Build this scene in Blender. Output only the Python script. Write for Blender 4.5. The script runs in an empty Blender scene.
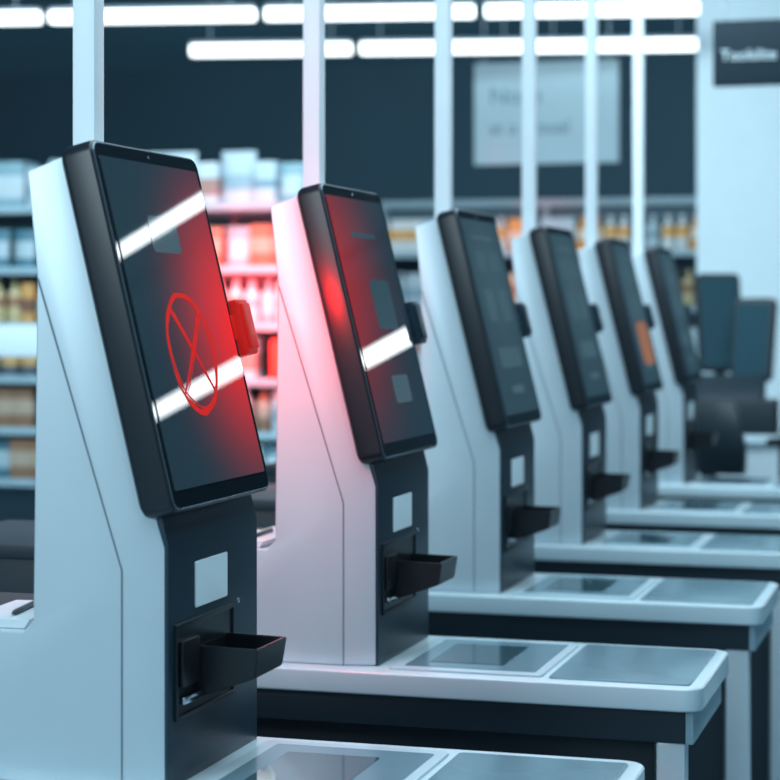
import bpy, bmesh, math, random
from mathutils import Vector, Matrix
random.seed(11)
scene = bpy.context.scene
scene.view_settings.view_transform = 'Standard'
COL = scene.collection

# ------------------------------------------------------------ materials
def mat(name, col, rough=0.5, metal=0.0, emit=None, estr=0.0, var=0.05, scale=12.0, spec=0.5, coat=0.0):
    m = bpy.data.materials.new(name); m.use_nodes = True
    nt = m.node_tree; b = nt.nodes['Principled BSDF']
    tc = nt.nodes.new('ShaderNodeTexCoord')
    n = nt.nodes.new('ShaderNodeTexNoise'); n.inputs['Scale'].default_value = scale
    nt.links.new(tc.outputs['Object'], n.inputs['Vector'])
    mx = nt.nodes.new('ShaderNodeMix'); mx.data_type = 'RGBA'
    mx.inputs[6].default_value = tuple(max(0, c*(1-var)) for c in col)+(1,)
    mx.inputs[7].default_value = tuple(min(1, c*(1+var)) for c in col)+(1,)
    nt.links.new(n.outputs['Fac'], mx.inputs[0])
    nt.links.new(mx.outputs[2], b.inputs['Base Color'])
    b.inputs['Roughness'].default_value = rough
    b.inputs['Metallic'].default_value = metal
    b.inputs['Specular IOR Level'].default_value = spec
    b.inputs['Coat Weight'].default_value = coat
    if emit:
        b.inputs['Emission Color'].default_value = tuple(emit)+(1,)
        b.inputs['Emission Strength'].default_value = estr
    return m

def product_mat(name, c1, c2, lo, hi):
    m = mat(name, c1, 0.45)
    nt = m.node_tree; b = nt.nodes['Principled BSDF']
    tc = nt.nodes.new('ShaderNodeTexCoord'); sp = nt.nodes.new('ShaderNodeSeparateXYZ')
    nt.links.new(tc.outputs['Generated'], sp.inputs[0])
    g = nt.nodes.new('ShaderNodeMath'); g.operation = 'GREATER_THAN'; g.inputs[1].default_value = lo
    l = nt.nodes.new('ShaderNodeMath'); l.operation = 'LESS_THAN'; l.inputs[1].default_value = hi
    p = nt.nodes.new('ShaderNodeMath'); p.operation = 'MULTIPLY'
    nt.links.new(sp.outputs[2], g.inputs[0]); nt.links.new(sp.outputs[2], l.inputs[0])
    nt.links.new(g.outputs[0], p.inputs[0]); nt.links.new(l.outputs[0], p.inputs[1])
    mx = nt.nodes.new('ShaderNodeMix'); mx.data_type = 'RGBA'
    mx.inputs[6].default_value = tuple(c1)+(1,); mx.inputs[7].default_value = tuple(c2)+(1,)
    nt.links.new(p.outputs[0], mx.inputs[0]); nt.links.new(mx.outputs[2], b.inputs['Base Color'])
    return m

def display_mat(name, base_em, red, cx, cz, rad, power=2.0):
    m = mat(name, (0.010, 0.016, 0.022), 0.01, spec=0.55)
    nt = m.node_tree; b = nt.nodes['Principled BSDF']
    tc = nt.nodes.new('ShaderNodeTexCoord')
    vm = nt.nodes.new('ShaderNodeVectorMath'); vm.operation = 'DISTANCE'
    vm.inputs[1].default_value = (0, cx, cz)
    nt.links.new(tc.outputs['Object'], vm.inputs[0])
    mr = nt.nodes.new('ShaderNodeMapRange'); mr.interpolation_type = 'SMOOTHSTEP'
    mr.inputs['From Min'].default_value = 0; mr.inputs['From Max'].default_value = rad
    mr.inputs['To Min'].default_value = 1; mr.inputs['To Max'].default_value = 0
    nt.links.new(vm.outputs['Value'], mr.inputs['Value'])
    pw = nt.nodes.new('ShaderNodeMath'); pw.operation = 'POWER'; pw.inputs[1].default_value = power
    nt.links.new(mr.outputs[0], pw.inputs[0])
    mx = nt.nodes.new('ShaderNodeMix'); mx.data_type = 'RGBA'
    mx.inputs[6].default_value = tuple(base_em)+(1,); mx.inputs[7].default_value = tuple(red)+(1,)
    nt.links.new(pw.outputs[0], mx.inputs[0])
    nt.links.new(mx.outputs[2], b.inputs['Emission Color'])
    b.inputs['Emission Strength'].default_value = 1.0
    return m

M_light = mat('light_powder_coat', (0.52, 0.64, 0.71), 0.32, metal=.18, var=0.03)
M_seam = mat('seam_shadow_gap', (0.12, 0.18, 0.22), 0.6)
M_dark = mat('dark_satin_metal', (0.018, 0.044, 0.067), 0.33, 0.3)
M_black = mat('black_plastic', (0.006, 0.009, 0.013), 0.35)
M_house = mat('tablet_housing_black', (0.010, 0.017, 0.025), 0.33, 0.1)
M_glass = mat('black_bezel_glass', (0.005, 0.008, 0.012), 0.02)
M_label = mat('pale_sensor_plate', (0.55, 0.70, 0.78), 0.35, emit=(0.5, 0.75, 0.85), estr=0.15)
M_chrome = mat('chrome', (0.7, 0.78, 0.84), 0.12, 1.0)
M_top = mat('counter_light_laminate', (0.55, 0.71, 0.79), 0.2, var=0.03)
M_plate = mat('brushed_weigh_plate', (0.15, 0.28, 0.35), 0.22, 0.3)
M_frame = mat('scanner_frame', (0.46, 0.61, 0.69), 0.22)
M_sglass = mat('scanner_glass', (0.03, 0.075, 0.10), 0.06)
M_apron = mat('dark_apron', (0.010, 0.026, 0.040), 0.5)
M_endp = mat('apron_end_painted_lit', (0.24, 0.38, 0.45), 0.45)  # paler than the apron: light on the end face put into its colour
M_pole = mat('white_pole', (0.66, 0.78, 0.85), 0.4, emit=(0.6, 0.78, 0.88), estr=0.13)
M_led = mat('led_diffuser', (1, 1, 1), 0.5, emit=(0.88, 0.97, 1.0), estr=3.0)
M_ledh = mat('led_diffuser_high_output', (1, 1, 1), 0.5, emit=(0.88, 0.97, 1.0), estr=12.0)
M_lamp = mat('lamp_housing', (0.3, 0.38, 0.44), 0.5)
M_red = mat('painted_red_lit_plastic', (0.45, 0.012, 0.01), 0.35, emit=(1.0, 0.02, 0.012), estr=0.26)  # red light falling on the first card reader, put into colour and emission
M_redhot = mat('red_lit_panel', (0.9, 0.03, 0.02), 0.35, emit=(1.0, 0.04, 0.03), estr=2.2)
M_icon = mat('warning_red', (0.2, 0.006, 0.005), 0.6, emit=(1.0, 0.016, 0.010), estr=0.50, spec=0.1)
M_ui = mat('ui_panel', (0.02, 0.03, 0.04), 0.03, emit=(0.024, 0.052, 0.066), estr=1.0)
M_ui3 = mat('ui_tile', (0.02, 0.03, 0.04), 0.03, emit=(0.040, 0.080, 0.100), estr=1.0)
M_ui_w = mat('ui_button', (0.03, 0.04, 0.05), 0.03, emit=(0.045, 0.082, 0.10), estr=1.0)
M_ui_o = mat('ui_warm_picture', (0.05, 0.03, 0.02), 0.08, emit=(0.28, 0.11, 0.05), estr=1.0)
M_disp1 = display_mat('display_painted_red_glow', (0.012, 0.030, 0.042), (0.85, 0.014, 0.013), 0.21, -0.01, 0.44, 2.6)  # red glow over the first screen painted into its emission, no screen content
M_disp2 = display_mat('display_painted_red_spill', (0.010, 0.025, 0.036), (0.32, 0.012, 0.012), -0.25, 0.09, 0.60, 2.8)  # weaker red spill on the second screen, likewise painted as emission
M_disp3 = display_mat('display_idle', (0.020, 0.044, 0.058), (0.040, 0.078, 0.098), 0.0, 0.12, 0.32, 1.0)
M_paper = mat('paper', (0.7, 0.8, 0.86), 0.7)
M_trim = mat('edge_trim_grey', (.13, .19, .23), .25, .6)
M_equip = mat('till_equipment_blue_black', (.016, .030, .042), .4)

# ------------------------------------------------------------ mesh helpers
def fin(bm, name, material, angle=35):
    bmesh.ops.recalc_face_normals(bm, faces=bm.faces)
    me = bpy.data.meshes.new(name); bm.to_mesh(me); bm.free()
    for p in me.polygons: p.use_smooth = True
    me.set_sharp_from_angle(angle=math.radians(angle))
    if material: me.materials.append(material)
    return me

def add_box(bm, x0, x1, y0, y1, z0, z1, bev=0.0, seg=2):
    r = bmesh.ops.create_cube(bm, size=1.0)
    vs = r['verts']
    for v in vs:
        v.co = Vector((x0+(v.co.x+.5)*(x1-x0), y0+(v.co.y+.5)*(y1-y0), z0+(v.co.z+.5)*(z1-z0)))
    if bev > 0:
        es = list({e for v in vs for e in v.link_edges})
        bmesh.ops.bevel(bm, geom=es, offset=bev, segments=seg, affect='EDGES', profile=0.6)

def box(name, m, x0, x1, y0, y1, z0, z1, bev=0.0, seg=2):
    bm = bmesh.new(); add_box(bm, x0, x1, y0, y1, z0, z1, bev, seg)
    return fin(bm, name, m)

def boxes(name, m, lst, bev=0.0):
    bm = bmesh.new()
    for l in lst: add_box(bm, *l, bev)
    return fin(bm, name, m)

def rrect(w, h, r, n=6):
    pts = []
    for cx, cy, a0 in ((w/2-r, h/2-r, 0), (-w/2+r, h/2-r, 90), (-w/2+r, -h/2+r, 180), (w/2-r, -h/2+r, 270)):
        for i in range(n+1):
            a = math.radians(a0+90*i/n)
            pts.append((cx+r*math.cos(a), cy+r*math.sin(a)))
    return pts

def add_extr(bm, pts, vec, bev=0.0):
    vs = [bm.verts.new(p) for p in pts]
    f = bm.faces.new(vs)
    r = bmesh.ops.extrude_face_region(bm, geom=[f])
    nv = [g for g in r['geom'] if isinstance(g, bmesh.types.BMVert)]
    bmesh.ops.translate(bm, verts=nv, vec=vec)
    if bev > 0:
        top = [g for g in r['geom'] if isinstance(g, bmesh.types.BMEdge)]
        bot = list(f.edges) if f.is_valid else []
        es = list(set(top+bot))
        bmesh.ops.bevel(bm, geom=es, offset=bev, segments=3, affect='EDGES', profile=0.6)

def extr(name, m, pts, vec, bev=0.0):
    bm = bmesh.new(); add_extr(bm, [Vector(p) for p in pts], Vector(vec), bev)
    return fin(bm, name, m)

def lathe(name, m, prof, n=16):
    bm = bmesh.new(); rings = []
    for r, z in prof:
        rings.append([bm.verts.new((r*math.cos(2*math.pi*i/n), r*math.sin(2*math.pi*i/n), z)) for i in range(n)])
    for a, b in zip(rings, rings[1:]):
        for i in range(n): bm.faces.new((a[i], a[(i+1) % n], b[(i+1) % n], b[i]))
    bm.faces.new(rings[0][::-1]); bm.faces.new(rings[-1])
    return fin(bm, name, m, 40)

def obj(name, me, parent=None, loc=(0, 0, 0), rot=(0, 0, 0), **kw):
    o = bpy.data.objects.new(name, me); COL.objects.link(o)
    o.location = loc; o.rotation_euler = rot
    if parent: o.parent = parent
    for k, v in kw.items(): o[k] = v
    return o

def structure(name, me, **kw):
    return obj(name, me, kind='structure', **kw)

# ------------------------------------------------------------ kiosk geometry (x: toward shopper, y: width, z from counter top)
ZT = 0.7475
X0, Y0, S, W = -1.09, 2.57, 1.01, 0.38
ZK = ZT+.0005
def zz(z): return z-ZK

def body_mesh():
    P = {'B0': (-.209, 1.614, .004), 'T': (-.143, 1.6395, .012), 'F1': (-.011, 1.119, .012), 'F2': (0, 1.085, .012),
         'F3': (0, ZK, .012), 'C2': (-.061, ZK, 0), 'R4': (-.34, ZK, 0), 'R3': (-.34, .962, 0), 'R2b': (-.214, .962, 0), 'R2': (-.198, .978, 0),
         'C0': (-.192, 1.467, 0), 'C1': (-.061, 1.054, 0)}
    bm = bmesh.new()
    N = {k: bm.verts.new((v[0], v[2], zz(v[1]))) for k, v in P.items()}
    F = {k: bm.verts.new((v[0], W-v[2], zz(v[1]))) for k, v in P.items()}
    for D in (N, F):
        bm.faces.new([D[k] for k in ('C0', 'C1', 'F1', 'T', 'B0')])
        bm.faces.new([D[k] for k in ('C1', 'C2', 'F3', 'F2', 'F1')])
        bm.faces.new([D[k] for k in ('C0', 'R2', 'R2b', 'R3', 'R4', 'C2', 'C1')])
    loop = ['B0', 'T', 'F1', 'F2', 'F3', 'C2', 'R4', 'R3', 'R2b', 'R2', 'C0']
    for a, b in zip(loop, loop[1:]+loop[:1]):
        bm.faces.new((N[a], N[b], F[b], F[a]))
    bmesh.ops.recalc_face_normals(bm, faces=bm.faces)
    es = []
    for e in bm.edges:
        if len(e.link_faces) == 2 and e.calc_face_angle(0) > math.radians(50): es.append(e)
    bmesh.ops.bevel(bm, geom=es, offset=0.005, segments=3, affect='EDGES', profile=0.6)
    return fin(bm, 'body', M_light, 30)

def seam_mesh():
    bm = bmesh.new()
    pts = [Vector((-.190, 0, zz(1.462))), Vector((-.061, 0, zz(1.054))), Vector((-.061, 0, zz(ZK)))]
    w = .0011
    n0 = Vector((-(pts[1]-pts[0]).z, 0, (pts[1]-pts[0]).x)).normalized(); n1 = Vector((1, 0, 0))
    off = [n0*w, (n0+n1).normalized()*w, n1*w]
    L = [bm.verts.new(p-o+Vector((0, -.0008, 0))) for p, o in zip(pts, off)]
    R = [bm.verts.new(p+o+Vector((0, -.0008, 0))) for p, o in zip(pts, off)]
    for k in range(2): bm.faces.new((L[k], L[k+1], R[k+1], R[k]))
    return fin(bm, 'panel_seam', M_seam)

def panel_mesh():
    pr = [(.004, ZK), (.004, 1.09), (-.014, 1.16), (-.05, 1.16), (-.05, ZK)]
    return extr('front_panel', M_dark, [(x, .0125, zz(z)) for x, z in pr], (0, W-.025, 0), 0.0015)

TH = math.radians(13.8)
TW, TL, TT = .392, .537, .052
TC = (-.0425, W/2-.003, zz(1.3966))

def tablet_mesh():
    bm = bmesh.new()
    layers = [(-TT, .008, .016), (-TT+.004, .003, .018), (-TT+.012, .0, .019), (-.0035, .0, .019), (0, .0025, .0175)]
    rings = []
    for x, ins, r in layers:
        rings.append([bm.verts.new((x, p[0], p[1])) for p in rrect(TW-2*ins, TL-2*ins, r, 6)])
    n = len(rings[0])
    for a, b in zip(rings, rings[1:]):
        for i in range(n): bm.faces.new((a[i], a[(i+1) % n], b[(i+1) % n], b[i]))
    bm.faces.new(rings[0][::-1]); bm.faces.new(rings[-1])
    return fin(bm, 'touchscreen', M_house, 30)

def plate_yz(name, m, w, h, r, x, t, cy=0, cz=0, bev=0):
    return extr(name, m, [(x, cy+p[0], cz+p[1]) for p in rrect(w, h, r, 4)], (t, 0, 0), bev)

def rim_mesh():
    bm = bmesh.new()
    o = rrect(TW-.004, TL-.004, .018, 6); i_ = rrect(TW-.009, TL-.009, .0165, 6)
    A = [bm.verts.new((-.001, *p)) for p in o]; B = [bm.verts.new((.0016, *p)) for p in i_]
    C = [bm.verts.new((.0, p[0]*.985, p[1]*.99)) for p in i_]
    n = len(o)
    for k in range(n):
        j = (k+1) % n
        bm.faces.new((A[k], A[j], B[j], B[k])); bm.faces.new((B[k], B[j], C[j], C[k]))
    return fin(bm, 'edge_trim', M_trim)

def icon_mesh():
    bm = bmesh.new(); n = 72; r = .090; cz = -.045; cy = -.005
    def ring(rr, t, oz, rot, sx, x=.0034):
        vi, vo = [], []
        for i in range(n):
            a = 2*math.pi*i/n
            wob = 1+.022*math.sin(2*a+rot)+.008*math.sin(7*a+rot*3)
            tt = t*(1+.35*math.sin(3*a+rot*2)+.2*math.sin(11*a))
            vo.append(bm.verts.new((x, cy+sx*(rr+tt)*wob*math.cos(a), cz+oz+(rr+tt)*wob*math.sin(a))))
            vi.append(bm.verts.new((x, cy+sx*(rr-tt)*wob*math.cos(a), cz+oz+(rr-tt)*wob*math.sin(a))))
        for i in range(n):
            j = (i+1) % n; bm.faces.new((vi[i], vi[j], vo[j], vo[i]))
    ring(r, .0036, 0, .4, .93)
    ring(r-.004, .0018, .002, 2.2, .92, .0035)
    def stroke(a, b, w):
        a = Vector((.0036, *a)); b = Vector((.0036, *b)); d = (b-a).normalized()
        nn = Vector((0, -d.z, d.y))*w
        N_ = 10; L, R = [], []
        for q in range(N_+1):
            t = q/N_; c = a.lerp(b, t)+nn*.5*math.sin(math.pi*t); ww = .45+.55*math.sin(math.pi*min(1, t*1.1+.1))+.12*math.sin(17*t)
            L.append(bm.verts.new(c-nn*ww)); R.append(bm.verts.new(c+nn*ww))
        for q in range(N_): bm.faces.new((L[q], L[q+1], R[q+1], R[q]))
    stroke((cy-.052, cz+.068), (cy+.060, cz-.064), .0040)
    stroke((cy-.046, cz+.070), (cy+.056, cz-.058), .0018)
    stroke((cy+.056, cz+.062), (cy-.062, cz-.060), .0040)
    stroke((cy+.060, cz+.056), (cy-.056, cz-.064), .0018)
    return fin(bm, 'warning_icon', M_icon)

def ui_mesh(name, m, rect):
    bm = bmesh.new(); cy, cz, w, h = rect
    bm.faces.new([bm.verts.new((.0033, cy+p[0], cz+p[1])) for p in rrect(w, h, min(w, h)*.15, 3)])
    return fin(bm, name, m)

def tray_mesh():
    bm = bmesh.new()
    y0, y1, x0, x1 = .112, .236, .0, .100
    zt, zb0, zb1 = zz(.934), zz(.856), zz(.890)
    t = .006
    def V(*c): return bm.verts.new(c)
    o = [V(x0, y0, zt), V(x1, y0, zt-.002), V(x1, y1, zt-.002), V(x0, y1, zt)]
    ob = [V(x0, y0, zb0), V(x1-.006, y0+.004, zb1), V(x1-.006, y1-.004, zb1), V(x0, y1, zb0)]
    i = [V(x0+t, y0+t, zt), V(x1-t, y0+t, zt-.002), V(x1-t, y1-t, zt-.002), V(x0+t, y1-t, zt)]
    ib = [V(x0+t, y0+t, zb0+t+.02), V(x1-.014, y0+t+.003, zb1+t), V(x1-.014, y1-t-.003, zb1+t), V(x0+t, y1-t, zb0+t+.02)]
    for k in range(4):
        j = (k+1) % 4
        bm.faces.new((o[k], o[j], i[j], i[k])); bm.faces.new((ob[k], ob[j], o[j], o[k])); bm.faces.new((i[k], i[j], ib[j], ib[k]))
    bm.faces.new(ob[::-1]); bm.faces.new(ib)
    bmesh.ops.recalc_face_normals(bm, faces=bm.faces)
    bmesh.ops.bevel(bm, geom=[e for e in bm.edges if e.calc_face_angle(0) > .6], offset=.0016, segments=2, affect='EDGES')
    return fin(bm, 'receipt_tray', M_black)

def printer_mesh():
    bm = bmesh.new()
    y0, y1, z0, z1 = .032, .258, zz(.840), zz(.975)
    f = .006
    for a in ((y0, y1, z0, z0+f), (y0, y1, z1-f, z1), (y0, y0+f, z0+f, z1-f), (y1-f, y1, z0+f, z1-f)):
        add_box(bm, .003, .0085, a[0], a[1], a[2], a[3], .001)
    add_box(bm, .003, .0055, y0+f, y1-f, z0+f, z1-f)
    return fin(bm, 'receipt_printer', M_house)

def reader_mesh(m):
    bm = bmesh.new()
    add_box(bm, -.020, .016, .0, .046, -.046, .044, .006, 3)
    add_box(bm, .015, .021, .006, .040, -.038, .036, .003, 2)
    add_box(bm, -.012, .004, -.014, .004, -.02, .02, .002)
    return fin(bm, 'card_reader', m)

ME = {'body': body_mesh(), 'seam': seam_mesh(), 'panel': panel_mesh(), 'tablet': tablet_mesh(), 'rim': rim_mesh(),
      'glass': plate_yz('bezel_glass', M_glass, TW-.010, TL-.010, .016, -.001, .0022),
      'tray': tray_mesh(), 'printer': printer_mesh(), 'icon': icon_mesh(),
      'slot': boxes('paper_slot', M_chrome, [(.0055, .016, .045, .105, zz(.862), zz(.872))], .0012),
      'slot_hood': boxes('slot_hood', M_black, [(.0055, .013, .045, .110, zz(.885), zz(.950))], .003),
      'label': plate_yz('sensor_plate', M_label, .125, .066, .003, .004, .002, .172, zz(1.022), .0006),
      'lock': lathe('panel_lock', M_chrome, [(.004, 0), (.004, .002), (.002, .0025)], 12),
      'reader': reader_mesh(M_dark), 'reader_red': reader_mesh(M_red),
      'cam': lathe('camera_lens', M_chrome, [(.0022, 0), (.0022, .0008), (.001, .001)], 12)}
DW, DL = TW-.034, TL-.054
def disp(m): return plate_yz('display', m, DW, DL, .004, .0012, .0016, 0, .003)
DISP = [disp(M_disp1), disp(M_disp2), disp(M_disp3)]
UIS = {0: [(M_ui_w, (-.01, .135, .105, .056))],
       1: [(M_ui_w, (.02, -.14, .11, .055)), (M_ui, (.03, .03, .13, .10)), (M_ui, (.0, .17, .16, .010)), (M_ui, (.0, -.06, .16, .008))],
       2: [(M_ui3, (-.07, .14, .09, .05)), (M_ui3, (.07, .14, .09, .05)), (M_ui3, (-.07, .03, .09, .08)), (M_ui3, (.07, .03, .09, .08)), (M_ui3, (0, -.10, .22, .05)), (M_ui_w, (0, .20, .2, .010)), (M_ui_w, (0, -.18, .12, .02))]}
UIM = {k: [ui_mesh('menu_panel', m, r) for m, r in v] for k, v in UIS.items()}
def pic():
    bm = bmesh.new()
    bm.faces.new([bm.verts.new((.0038, .02+p[0], -.10+p[1])) for p in rrect(.22, .15, .04, 5)])
    return fin(bm, 'menu_picture', M_ui_o)
UIo = pic()

# counter meshes (z from floor)
CY0, CY1, CX0, CX1 = -.05, .385, -.96, .616
def plate_xy(name, m, x0, x1, y0, y1, r, z, t, bev=0):
    cx, cy = (x0+x1)/2, (y0+y1)/2
    return extr(name, m, [(cx+p[0], cy+p[1], z) for p in rrect(x1-x0, y1-y0, r, 5)], (0, 0, t), bev)
CM = {'top': plate_xy('tabletop', M_top, CX0, CX1, CY0, CY1, .04, ZT-.042, .042, .006),
      'plate': plate_xy('weighing_plate', M_plate, .335, .592, -.02, .352, .01, ZT, .003, .001),
      'sframe': plate_xy('scanner_frame', M_frame, .03, .322, -.015, .345, .012, ZT, .0045, .0012),
      'sglass': plate_xy('scanner_glass', M_plate, .055, .305, .01, .32, .006, ZT+.0045, .0008),
      'sglass2': plate_xy('scan_window', M_sglass, .09, .235, .06, .27, .006, ZT+.0053, .0008),
      'apron': box('apron', M_apron, -.93, .585, -.025, .36, .645, ZT-.042, .004),
      'end': box('apron_end', M_endp, .585, .600, -.03, .365, .645, ZT-.042, .004),
      'cab': box('base_cabinet', M_apron, -.93, .52, .04, .34, 0.0, .645, .004),
      'leg': box('leg', M_light, -.026, .026, -.022, .022, 0, .645, .005),
      'rear': boxes('cabinet', M_apron, [(-.95, -.347, -.03, .37, 0, .93-ZK)], .004),
      'reartop': boxes('lid', M_apron, [(-.955, -.345, -.04, .38, .93-ZK, .957-ZK)], .004)}
PM = box('post', M_pole, -.0185, .0185, -.0185, .0185, .008, 4.0-.962, .003)
PM2 = box('post', M_pole, -.0185, .0205, -.020, .020, .008, 4.0-.962, .003)
PF = boxes('base_plate', M_pole, [(-.018, .018, -.03, .02, 0, .008)], .002)

labels = ["light grey self-checkout kiosk, screen showing a red crossed circle",
          "light grey self-checkout kiosk with tilted black touchscreen, red-lit side"] + \
         ["light grey self-checkout kiosk with tilted black touchscreen"]*4
for i in range(6):
    y = Y0+S*i
    k = obj('self_checkout_kiosk', None, loc=(X0, y, ZK), label=labels[i], category='self-checkout kiosk', group='row of self-checkout kiosks')
    k.empty_display_size = .1
    obj('body', ME['body'], k); obj('panel_seam', ME['seam'], k)
    obj('front_panel', ME['panel'], k, label='dark satin metal front panel')
    t = obj('touchscreen', ME['tablet'], k, loc=TC, rot=(0, -TH, 0), label='tilted black touchscreen with rounded corners')
    obj('edge_trim', ME['rim'], t); obj('bezel_glass', ME['glass'], t)
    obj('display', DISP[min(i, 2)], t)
    obj('camera_lens', ME['cam'], t, loc=(.001, 0, TL/2-.014), rot=(0, math.pi/2, 0))
    for me in UIM[min(i, 2)]: obj('menu_panel', me, t)
    if i == 0: obj('warning_icon', ME['icon'], t, label='glowing red circle with a cross')
    if i == 4: obj('menu_picture', UIo, t)
    r = obj('card_reader', ME['reader_red' if i == 0 else 'reader'], k, loc=(TC[0]+.0, TC[1]+TW/2+.004, TC[2]-.008), rot=(0, -TH, 0))
    if i == 0: r['label'] = 'card reader with red light painted on'
    p = obj('receipt_printer', ME['printer'], k)
    obj('receipt_tray', ME['tray'], p, label='black open receipt tray'); obj('paper_slot', ME['slot'], p, label='chrome paper slot')
    obj('slot_hood', ME['slot_hood'], p)
    obj('sensor_plate', ME['label'], k, label='pale blue-white square plate')
    obj('panel_lock', ME['lock'], k, loc=(.003, .285, zz(.975)), rot=(0, math.pi/2, 0))
    c = obj('checkout_counter', None, loc=(X0, y, 0), label='light grey counter with scanner glass and dark apron', category='checkout counter', group='row of checkout counters')
    obj('tabletop', CM['top'], c); obj('weighing_plate', CM['plate'], c, label='grey metal weighing plate')
    s = obj('scanner', CM['sframe'], c); obj('scanner_glass', CM['sglass'], s); obj('scan_window', CM['sglass2'], s)
    obj('apron', CM['apron'], c); obj('apron_end', CM['end'], c); obj('base_cabinet', CM['cab'], c)
    obj('leg', CM['leg'], c, loc=(.558, .0, 0))
    rc = obj('rear_cabinet', None, loc=(X0, y, ZK), label='low dark cabinet on the counter behind a kiosk', category='cabinet', group='dark cabinets behind the kiosks')
    obj('cabinet', CM['rear'], rc); obj('lid', CM['reartop'], rc)
    pole = obj('support_pole', None, loc=(X0-.2325, y+(.258 if i == 0 else .335 if i == 1 else .358), .963), label='slim white square support pole behind a kiosk', category='pole', group='row of white poles')
    obj('post', PM if i < 2 else PM2, pole); obj('base_plate', PF, pole)

def paper_stack(x, y, z, rz, lab):
    bm = bmesh.new()
    for j in range(4):
        add_box(bm, -.05+.003*j, .05+.002*j, -.09, .09, .003*j, .003*j+.0032)
    me = fin(bm, 'sheets', M_paper)
    o = obj('paper_stack', me, loc=(x, y, z), rot=(0, 0, rz), label=lab, category='papers')
    obj('pen', lathe('pen', M_dark, [(.001, 0), (.004, .012), (.004, .13), (.003, .134)], 10), o, loc=(.02, -.065, .0165), rot=(math.radians(-90), 0, 0.1))
paper_stack(X0-.275, Y0+.105, .963, .06, "small stack of white papers with a dark pen")
paper_stack(X0-.275, Y0+S+.10, .963, -.06, "small stack of white papers beside a kiosk")

# ------------------------------------------------------------ room
M_floor = mat('floor_polished', (0.16, 0.25, 0.30), 0.22, var=.1, scale=3)
nt = M_floor.node_tree
br = nt.nodes.new('ShaderNodeTexBrick'); br.offset = 0
br.inputs['Scale'].default_value = 1.6; br.inputs['Mortar Size'].default_value = .006
br.inputs['Brick Width'].default_value = 1; br.inputs['Row Height'].default_value = 1
br.inputs['Color1'].default_value = (.22, .36, .43, 1); br.inputs['Color2'].default_value = (.20, .33, .40, 1); br.inputs['Mortar'].default_value = (.09, .14, .18, 1)
tcf = nt.nodes.new('ShaderNodeTexCoord'); nt.links.new(tcf.outputs['Object'], br.inputs['Vector'])
nt.links.new(br.outputs['Color'], nt.nodes['Principled BSDF'].inputs['Base Color'])
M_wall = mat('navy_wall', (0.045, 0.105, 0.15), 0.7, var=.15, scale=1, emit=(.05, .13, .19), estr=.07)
M_wallm = mat('mid_wall', (0.12, 0.20, 0.25), 0.7, var=.1, scale=1)
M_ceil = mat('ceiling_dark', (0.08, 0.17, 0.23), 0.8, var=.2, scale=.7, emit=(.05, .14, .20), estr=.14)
structure('floor', box('floor', M_floor, -11, 7, -4, 20, -.1, 0))
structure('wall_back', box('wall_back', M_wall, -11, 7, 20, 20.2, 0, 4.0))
structure('wall_left', box('wall_left', M_wallm, -11.2, -11, -4, 20, 0, 4.0))
structure('wall_right', box('wall_right', M_wallm, 7, 7.2, -4, 20, 0, 4.0))
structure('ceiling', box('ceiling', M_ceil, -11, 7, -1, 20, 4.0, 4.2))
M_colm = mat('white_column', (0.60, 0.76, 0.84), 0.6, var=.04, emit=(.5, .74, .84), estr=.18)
structure('trim_1', box('column', M_colm, -1.53, -1.0, 11.2, 11.8, 0, 4.0, .01), label='white square building column', category='column')

# ceiling strip lights
def strip(cx, cy, L, ang, hgt=.055, w=.085, z=2.98, m=None):
    o = obj('ceiling_strip_light', box('diffuser', m or M_led, -L/2, L/2, -w/2, w/2, 0, hgt, .006), loc=(cx, cy, z), rot=(0, 0, ang),
            label='suspended white linear LED light', category='ceiling light', group='suspended linear lights')
    obj('housing', box('housing', M_lamp, -L/2, L/2, -w/2, w/2, hgt, hgt+.02), o)
    for sx in (-1, 1):
        obj('suspension_rod', box('suspension_rod', M_lamp, -.005, .005, -.005, .005, hgt+.02, 4.0-z), o, loc=(sx*L*.38, 0, 0))
    return o
def strip_row(px, py, t0, t1, n, ang, gap=.06, **k):
    L = (t1-t0)/n
    for j in range(n):
        t = t0+L*(j+.5)
        strip(px+t*math.cos(ang), py+t*math.sin(ang), L-gap, ang, **k)
A = math.radians(11)
strip_row(-2.739, 10.39, -4.6, 1.35, 5, A, hgt=.06)
strip_row(-3.09, 11.72, -1.62, 1.52, 3, A, z=2.965, hgt=.065)
strip(1.25, 8.85, 2.6, math.radians(6), .045, .07, z=2.955, m=M_ledh)
strip(3.6, 14.4, 2.2, 0, .085, .12, z=2.99, m=M_ledh)
strip(2.9, 18.0, 2.0, 0, .11, .16, z=2.99, m=M_ledh)

# ------------------------------------------------------------ signs
M_sign = mat('pale_sign', (.34, .50, .58), .6, emit=(.38, .60, .70), estr=.24)
M_signd = mat('dark_sign', (.008, .022, .034), .6, spec=.2)
M_txtd = mat('sign_text_dark', (.17, .29, .36), .6, emit=(.3, .5, .6), estr=.14)
M_txtw = mat('sign_text_white', (.5, .65, .7), .6, emit=(.8, .9, 1), estr=.10)
def text(body, m, size, parent, loc, fat=.02):
    cu = bpy.data.curves.new('lettering', 'FONT'); cu.body = body; cu.size = size; cu.extrude = .003
    cu.offset = size*fat
    tmp = bpy.data.objects.new('tmp_lettering', cu); COL.objects.link(tmp)
    bpy.context.view_layer.update()
    me = bpy.data.meshes.new_from_object(tmp.evaluated_get(bpy.context.evaluated_depsgraph_get()))
    bpy.data.objects.remove(tmp); me.name = 'lettering'
    me.materials.clear(); me.materials.append(m)
    return obj('lettering', me, parent, loc, (math.pi/2, 0, 0))
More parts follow.
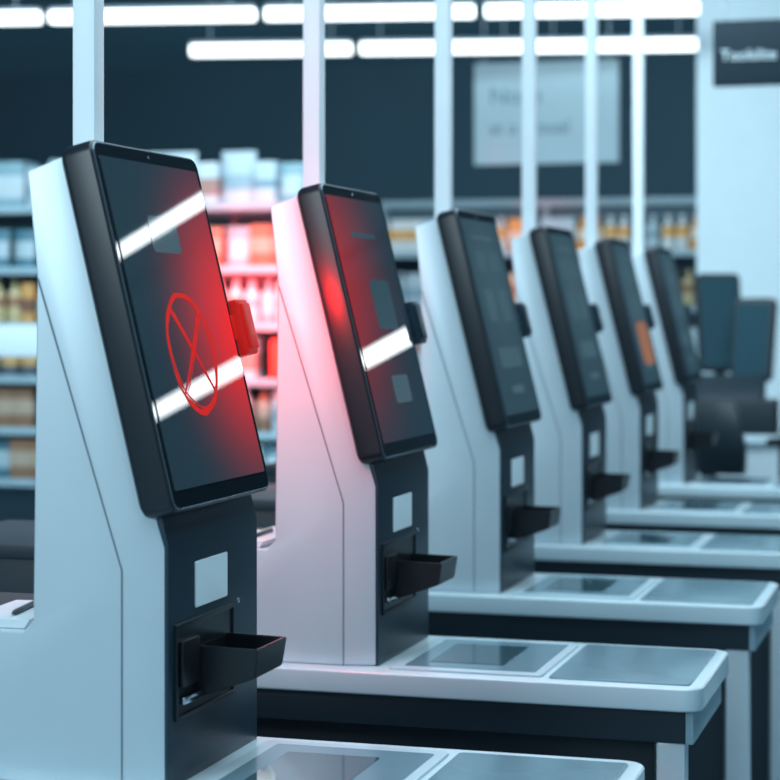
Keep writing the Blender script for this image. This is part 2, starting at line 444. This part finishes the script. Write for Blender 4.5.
sg = obj('hanging_sign', box('board', M_sign, -.46, .46, -.02, .02, 0, .64, .006), loc=(-2.62, 12.3, 2.325), label='large pale hanging sign with two lines of text', category='sign')
text('Noan', M_txtd, .15, sg, (-.36, -.024, .38), .01); text('at a azoual', M_txtd, .12, sg, (-.36, -.024, .19), .01)
for sx in (-.4, .4): obj('suspension_rod', box('rod', M_lamp, -.006, .006, -.006, .006, .64, 4.0-2.325), sg, loc=(sx, 0, 0))
sd = obj('hanging_sign', box('board', M_signd, -.3, .3, -.02, .02, 0, .26, .006), loc=(-.725, 8.0, 2.30), label='dark hanging sign with white lettering', category='sign')
text('Toolslite', M_txtw, .062, sd, (-.27, -.024, .10), .0)
for sx in (-.25, .25): obj('suspension_rod', box('rod', M_lamp, -.006, .006, -.006, .006, .26, 4.0-2.30), sd, loc=(sx, 0, 0))

# ------------------------------------------------------------ shelving and products
M_shelf = mat('shelf_metal', (.26, .40, .48), .45)
M_rail = mat('price_rail', (.34, .52, .61), .4, emit=(.5, .7, .8), estr=.05)
M_back = mat('shelf_back', (.09, .17, .22), .6)
def shelving(x0, x1, y, depth, levels, top, header, lab):
    u = obj('shelving_unit', None, loc=(x0, y, 0), label=lab, category='store shelves')
    Lx = x1-x0
    obj('back_panel', box('back_panel', M_back, 0, Lx, depth, depth+.02, 0, top), u)
    n = max(2, round(Lx/1.1)+1)
    for j in range(n):
        xx = j*(Lx-.04)/(n-1)
        obj('upright', box('upright', M_shelf, xx, xx+.04, depth-.05, depth, 0, top, .003), u)
    for z in levels:
        sh = obj('shelf', box('shelf', M_shelf, 0, Lx, 0.0, depth-.05, z-.02, z, .003), u)
        obj('price_rail', box('price_rail', M_rail, 0, Lx, -.012, 0, z-.034, z+.004, .002), sh)
    if header: obj('header', box('header', M_rail, 0, Lx, depth-.06, depth+.03, top, top+.05, .004), u)
    return u
L1 = [.15, .52, .79, 1.06, 1.34, 1.63, 1.95]
L2 = [.30, .70, 1.08, 1.43, 1.78]
XE = -3.20
shelving(-5.9, XE, 9.5, .5, L1, 1.98, False, 'tall white shelving unit stocked with packaged goods')
shelving(-3.9, -1.62, 12.5, .5, L2, 2.09, True, 'long white shelving unit stocked with orange and white packages')

pal = [((.62, .27, .09), (.6, .55, .45)), ((.66, .38, .14), (.22, .12, .08)), ((.28, .17, .11), (.45, .38, .30)), ((.55, .70, .77), (.22, .38, .48)),
       ((.62, .73, .80), (.45, .28, .25)), ((.06, .19, .26), (.4, .55, .62)), ((.10, .14, .18), (.60, .38, .14)), ((.58, .5, .28), (.30, .17, .10)),
       ((.24, .42, .50), (.55, .68, .74)), ((.50, .64, .72), (.30, .46, .55)),
       ((.85, .38, .08), (.85, .75, .6)), ((.80, .86, .88), (.85, .45, .12))]
PMATS = [product_mat('package_print_%s' % 'abcdefghijkl'[i], a, b, .2+.06*(i % 4), .55+.07*(i % 3)) for i, (a, b) in enumerate(pal)]
def carton(m, w, h, d): 
    bm = bmesh.new(); add_box(bm, -w/2, w/2, 0, d, 0, h, .003); add_box(bm, -w/2+.006, w/2-.006, .006, d-.006, h-.001, h+.002, 0)
    return fin(bm, 'carton', m)
def bottle(m, r, h): return lathe('bottle', m, [(r*.9, 0), (r, .01), (r, h*.6), (r*.85, h*.7), (r*.35, h*.84), (r*.33, h*.93), (r*.42, h*.935), (r*.42, h)], 14)
def jar(m, r, h): return lathe('jar', m, [(r*.92, 0), (r, .01), (r, h*.75), (r*.85, h*.82), (r*.88, h*.83), (r*.88, h)], 14)
def pouch(m, w, h):
    bm = bmesh.new(); rows = 6; n = 12; rings = []
    for k in range(rows+1):
        t = k/rows; dd = .035*(1-t**2)+.004; ww = w/2*(1-.08*math.sin(math.pi*t))
        rings.append([bm.verts.new((ww*math.cos(2*math.pi*i/n), .04+dd*math.sin(2*math.pi*i/n), h*t)) for i in range(n)])
    for a, b in zip(rings, rings[1:]):
        for i in range(n): bm.faces.new((a[i], a[(i+1) % n], b[(i+1) % n], b[i]))
    bm.faces.new(rings[0][::-1]); bm.faces.new(rings[-1])
    return fin(bm, 'pouch', m, 60)
cache = {}
def product(kind, mi):
    if (kind, mi) not in cache:
        m = PMATS[mi]
        cache[(kind, mi)] = {'carton': lambda: (carton(m, .11, .212, .12), .11, .222), 'small_carton': lambda: (carton(m, .14, .175, .12), .14, .177),
            'large_pack': lambda: (carton(m, .16, .24, .2), .16, .24), 'slim_carton': lambda: (carton(m, .07, .21, .1), .07, .21),
            'bottle': lambda: (bottle(m, .042, .225), .084, .225), 'jar': lambda: (jar(m, .055, .18), .11, .18), 'pouch': lambda: (pouch(m, .14, .205), .14, .205),
            'bag': lambda: (pouch(m, .19, .27), .19, .27)}[kind]()
    return cache[(kind, mi)]
names = {'carton': 'carton', 'small_carton': 'carton', 'large_pack': 'carton', 'slim_carton': 'carton', 'bottle': 'bottle', 'jar': 'jar', 'pouch': 'pouch', 'bag': 'pouch'}
cdesc = ['orange', 'amber', 'brown', 'white and blue', 'white and red', 'dark teal', 'black and yellow', 'yellow', 'light blue', 'pale grey', 'bright orange', 'white and orange']
def stock(x0, x1, y, z, kinds, mis, grp):
    x = x0+.008
    while x < x1-.09:
        kind = random.choice(kinds); mi = random.choice(mis)
        run = random.randint(1, 2)
        me, w, h = product(kind, mi)
        for _ in range(run):
            if x+w > x1-.004: x += .02; break
            yo = .06 if kind in ('bottle', 'jar') else .02
            obj(names[kind], me, loc=(x+w/2, y+yo+random.uniform(0, .03), z+.0003),
                label='%s %s standing on a store shelf' % (cdesc[mi], 'paper carton' if 'carton' in names[kind] else names[kind]), category=names[kind], group=grp)
            x += w+.003
        x += random.uniform(.002, .010)
G1, G2 = 'packages on the near store shelves', 'packages on the long store shelves'
for z, kinds, mis in ((.52, ['carton', 'pouch', 'jar'], [5, 8, 2, 6]), (.79, ['bottle', 'carton', 'jar', 'pouch'], [2, 0, 6, 1, 5]), (1.06, ['carton', 'jar', 'pouch'], [5, 2, 8, 6, 0]),
                      (1.34, ['bottle', 'carton', 'slim_carton', 'pouch'], [0, 1, 2, 0, 6, 7]), (1.63, ['pouch', 'bottle', 'slim_carton'], [1, 2, 0, 6, 5, 7]), (1.95, ['large_pack', 'bag', 'pouch'], [3, 9, 8, 4])):
    stock(-5.9, -4.25, 9.5, z, kinds, mis, G1)
    stock(-4.25, XE-.30 if z == 1.06 else XE, 9.5, z, ['large_pack', 'bag', 'pouch', 'carton'] if z == 1.95 else ['pouch', 'carton', 'bottle', 'slim_carton', 'bottle'], [3, 4, 9, 8, 4, 2], G1)
for z, kinds, mis in ((.70, ['carton'], [3, 4, 8]), (1.08, ['pouch', 'carton'], [3, 4, 9]), (1.43, ['carton', 'bottle'], [3, 4, 9, 7]), (1.78, ['carton', 'carton', 'bottle'], [10, 11, 3, 4, 9, 11])):
    stock(-3.9, -1.62, 12.5, z, kinds, mis, G2)
db = obj('illuminated_display', box('casing', M_black, -.09, .09, 0, .05, 0, .21, .006), loc=(-3.37, 9.52, 1.0603), label='small box display glowing red on a shelf', category='display')
obj('screen', box('screen', M_redhot, -.075, .075, -.004, .001, .015, .195, .002), db)

# pale barrier rail in front of the shelves
br_ = obj('barrier_rail', None, loc=(-5.4, 8.7, 0), label='pale metal barrier rail in front of the shelves', category='barrier')
obj('rail', box('rail', M_colm, 0, 1.4, -.02, .02, 1.185, 1.335, .012), br_)
for xx in (.1, 1.3): obj('post', lathe('post', M_shelf, [(.06, 0), (.06, .01), (.02, .02), (.02, 1.19)], 14), br_, loc=(xx, 0, 0))

# ------------------------------------------------------------ staffed till at the far end
desk = obj('till_desk', None, loc=(-1.62, 9.2, 0), label='light grey staffed till desk', category='desk')
obj('worktop', box('worktop', M_top, 0, 1.3, 0, .6, .80, .84, .008), desk)
obj('cabinet', box('cabinet', M_light, .03, 1.27, .03, .57, 0, .80, .006), desk)
def monitor(x, y, z, w, h, rz, st=.24, tilt=0):
    e = obj('monitor', None, loc=(x, y, z), rot=(0, 0, rz), label='black flat monitor on a stand', category='monitor')
    sp = obj('screen_panel', extr('screen_panel', M_equip, [(p[0], -.02, h/2+p[1]) for p in rrect(w, h, .03, 5)], (0, .04, 0), .006), e, loc=(0, 0, st), rot=(tilt, 0, 0))
    obj('display', box('display', M_sglass, -w/2+.018, w/2-.018, -.022, -.019, .025, h-.025), sp)
    obj('back_housing', box('back_housing', M_equip, -w/3, w/3, .018, .07, .06, h*.7, .015), sp)
    obj('stand', box('stand', M_equip, -.03, .03, .0, .03, .01, st+.12, .004), e)
    obj('foot', box('foot', M_equip, -.08, .08, -.05, .05, 0, .012, .004), e)
monitor(-1.205, 9.70, .84, .22, .48, math.radians(26), .27, math.radians(-8))
monitor(-1.05, 9.58, .84, .21, .40, math.radians(-22), .23, math.radians(-8))
till = obj('cash_register', None, loc=(-1.50, 9.22, .84), label='black cash register with keyboard', category='cash register')
obj('drawer', box('drawer', M_equip, 0, .60, 0, .18, 0, .16, .01), till)
obj('keypad', extr('keypad', M_equip, [(.10, .0, .16), (.10, .16, .16), (.10, .16, .27), (.10, .08, .25)], (.44, 0, 0), .004), till)
pr = obj('receipt_printer_unit', box('casing', M_equip, -.07, .07, -.08, .08, 0, .13, .012), loc=(-.80, 9.34, .84), label='small dark receipt printer with white paper', category='receipt printer')
obj('paper', box('paper', M_paper, -.035, .035, -.05, -.046, .125, .19), pr)

def office_chair(x, y, rz):
    c = obj('office_chair', None, loc=(x, y, 0), rot=(0, 0, rz), label='black high office chair with armrests', category='chair')
    obj('seat', plate_xy('seat', M_equip, -.22, .22, -.22, .22, .07, .58, .07, .02), c)
    bm = bmesh.new(); n = 8; A_, B_ = [], []
    for k in range(n+1):
        t = k/n; z = .72+.32*t; yb = .22+.05*math.sin(math.pi*t*.8)
        wd = .17-.09*abs(t-.35)**1.5
        row = []
        for s in (-1, -.5, 0, .5, 1):
            row.append((wd*s, yb-.03*s*s, z-.02*s*s*t))
        A_.append([bm.verts.new(p) for p in row]); B_.append([bm.verts.new((p[0], p[1]+.04, p[2])) for p in row])
    for k in range(n):
        for s in range(4):
            bm.faces.new((A_[k][s], A_[k][s+1], A_[k+1][s+1], A_[k+1][s])); bm.faces.new((B_[k][s], B_[k+1][s], B_[k+1][s+1], B_[k][s+1]))
        bm.faces.new((A_[k][0], A_[k+1][0], B_[k+1][0], B_[k][0])); bm.faces.new((A_[k][4], B_[k][4], B_[k+1][4], A_[k+1][4]))
    for s in range(4):
        bm.faces.new((A_[0][s], B_[0][s], B_[0][s+1], A_[0][s+1])); bm.faces.new((A_[n][s], A_[n][s+1], B_[n][s+1], B_[n][s]))
    obj('backrest', fin(bm, 'backrest', M_equip, 50), c)
    obj('back_support', box('back_support', M_black, -.03, .03, .20, .25, .58, .80, .008), c)
    for s in (-1, 1):
        obj('armrest', boxes('armrest', M_black, [(s*.25-.03, s*.25+.03, -.15, .14, .84, .87), (s*.25-.015, s*.25+.015, -.02, .03, .62, .845)], .006), c)
    obj('gas_lift', lathe('gas_lift', M_chrome, [(.03, .10), (.03, .35), (.018, .36), (.018, .58)], 16), c)
    bm = bmesh.new()
    for q in range(5):
        a = 2*math.pi*q/5; ca, sa = math.cos(a), math.sin(a)
        P = [(0, -.025), (.28, -.015), (.28, .015), (0, .025)]
        add_extr(bm, [Vector((p*ca-r_*sa, p*sa+r_*ca, .06)) for p, r_ in P], Vector((0, 0, .04)))
    obj('star_base', fin(bm, 'star_base', M_black), c)
    for q in range(5):
        a = 2*math.pi*q/5
        obj('castor', lathe('castor', M_black, [(.018, -.015), (.028, -.012), (.028, .012), (.018, .015)], 14), c, loc=(.26*math.cos(a), .26*math.sin(a), .03), rot=(math.pi/2, 0, a))
office_chair(-1.05, 8.72, math.radians(165))

# ------------------------------------------------------------ lights
def area(name, loc, rot, sx, sy, e, col):
    l = bpy.data.lights.new(name, 'AREA'); l.shape = 'RECTANGLE'; l.size = sx; l.size_y = sy; l.energy = e; l.color = col
    o = bpy.data.objects.new(name, l); COL.objects.link(o); o.location = loc; o.rotation_euler = rot; return o
LC = (.74, .92, 1)
area('overhead_key', (-.6, 4.5, 3.9), (0, 0, 0), 3.0, 8, 275, LC)
area('added_front_fill', (-3.2, -1.5, 2.8), (math.radians(66), 0, math.radians(-22)), 2.2, 1.6, 105, LC)  # added fill behind the camera to brighten the kiosk side panels
area('aisle_light', (-3.5, 7.2, 3.9), (math.radians(35), 0, 0), 5, 1.5, 270, LC)
area('back_wash', (-3, 16, 3.9), (math.radians(40), 0, 0), 8, 1.5, 120, (.62, .88, 1))
def point(name, loc, e, col, r):
    l = bpy.data.lights.new(name, 'POINT'); l.energy = e; l.color = col; l.shadow_soft_size = r
    l.specular_factor = .15
    o = bpy.data.objects.new(name, l); COL.objects.link(o); o.location = loc; return o
point('added_red_point', (-1.30, 3.33, 1.44), 8, (1, .008, .006), .02)  # added unseen light behind the first touchscreen, reddens the second kiosk
sl = bpy.data.lights.new('added_red_shelf_spot', 'SPOT'); sl.energy = 600; sl.color = (1, .04, .035); sl.spot_size = math.radians(50); sl.spot_blend = 1.0; sl.shadow_soft_size = .05  # added hidden spot that turns the pale shelf goods red
so = bpy.data.objects.new('added_red_shelf_spot', sl); COL.objects.link(so); so.location = (-3.35, 8.2, 1.55)
so.rotation_euler = (Vector((-3.62, 9.8, 1.45))-Vector(so.location)).to_track_quat('-Z', 'Y').to_euler()
w = bpy.data.worlds.new('World'); scene.world = w; w.use_nodes = True
w.node_tree.nodes['Background'].inputs[0].default_value = (.46, .74, .90, 1)
w.node_tree.nodes['Background'].inputs[1].default_value = .46

# ------------------------------------------------------------ camera
cam = bpy.data.cameras.new('camera'); co = bpy.data.objects.new('camera', cam); COL.objects.link(co)
co.location = (0, 0, 1.42); co.rotation_euler = (math.radians(90), 0, math.atan(592/2000))
cam.sensor_width = 36; cam.lens = 2000/780*36; cam.shift_y = -82/780
cam.clip_end = 100
cam.dof.use_dof = True; cam.dof.focus_distance = 3.2; cam.dof.aperture_fstop = 4.0
scene.camera = co
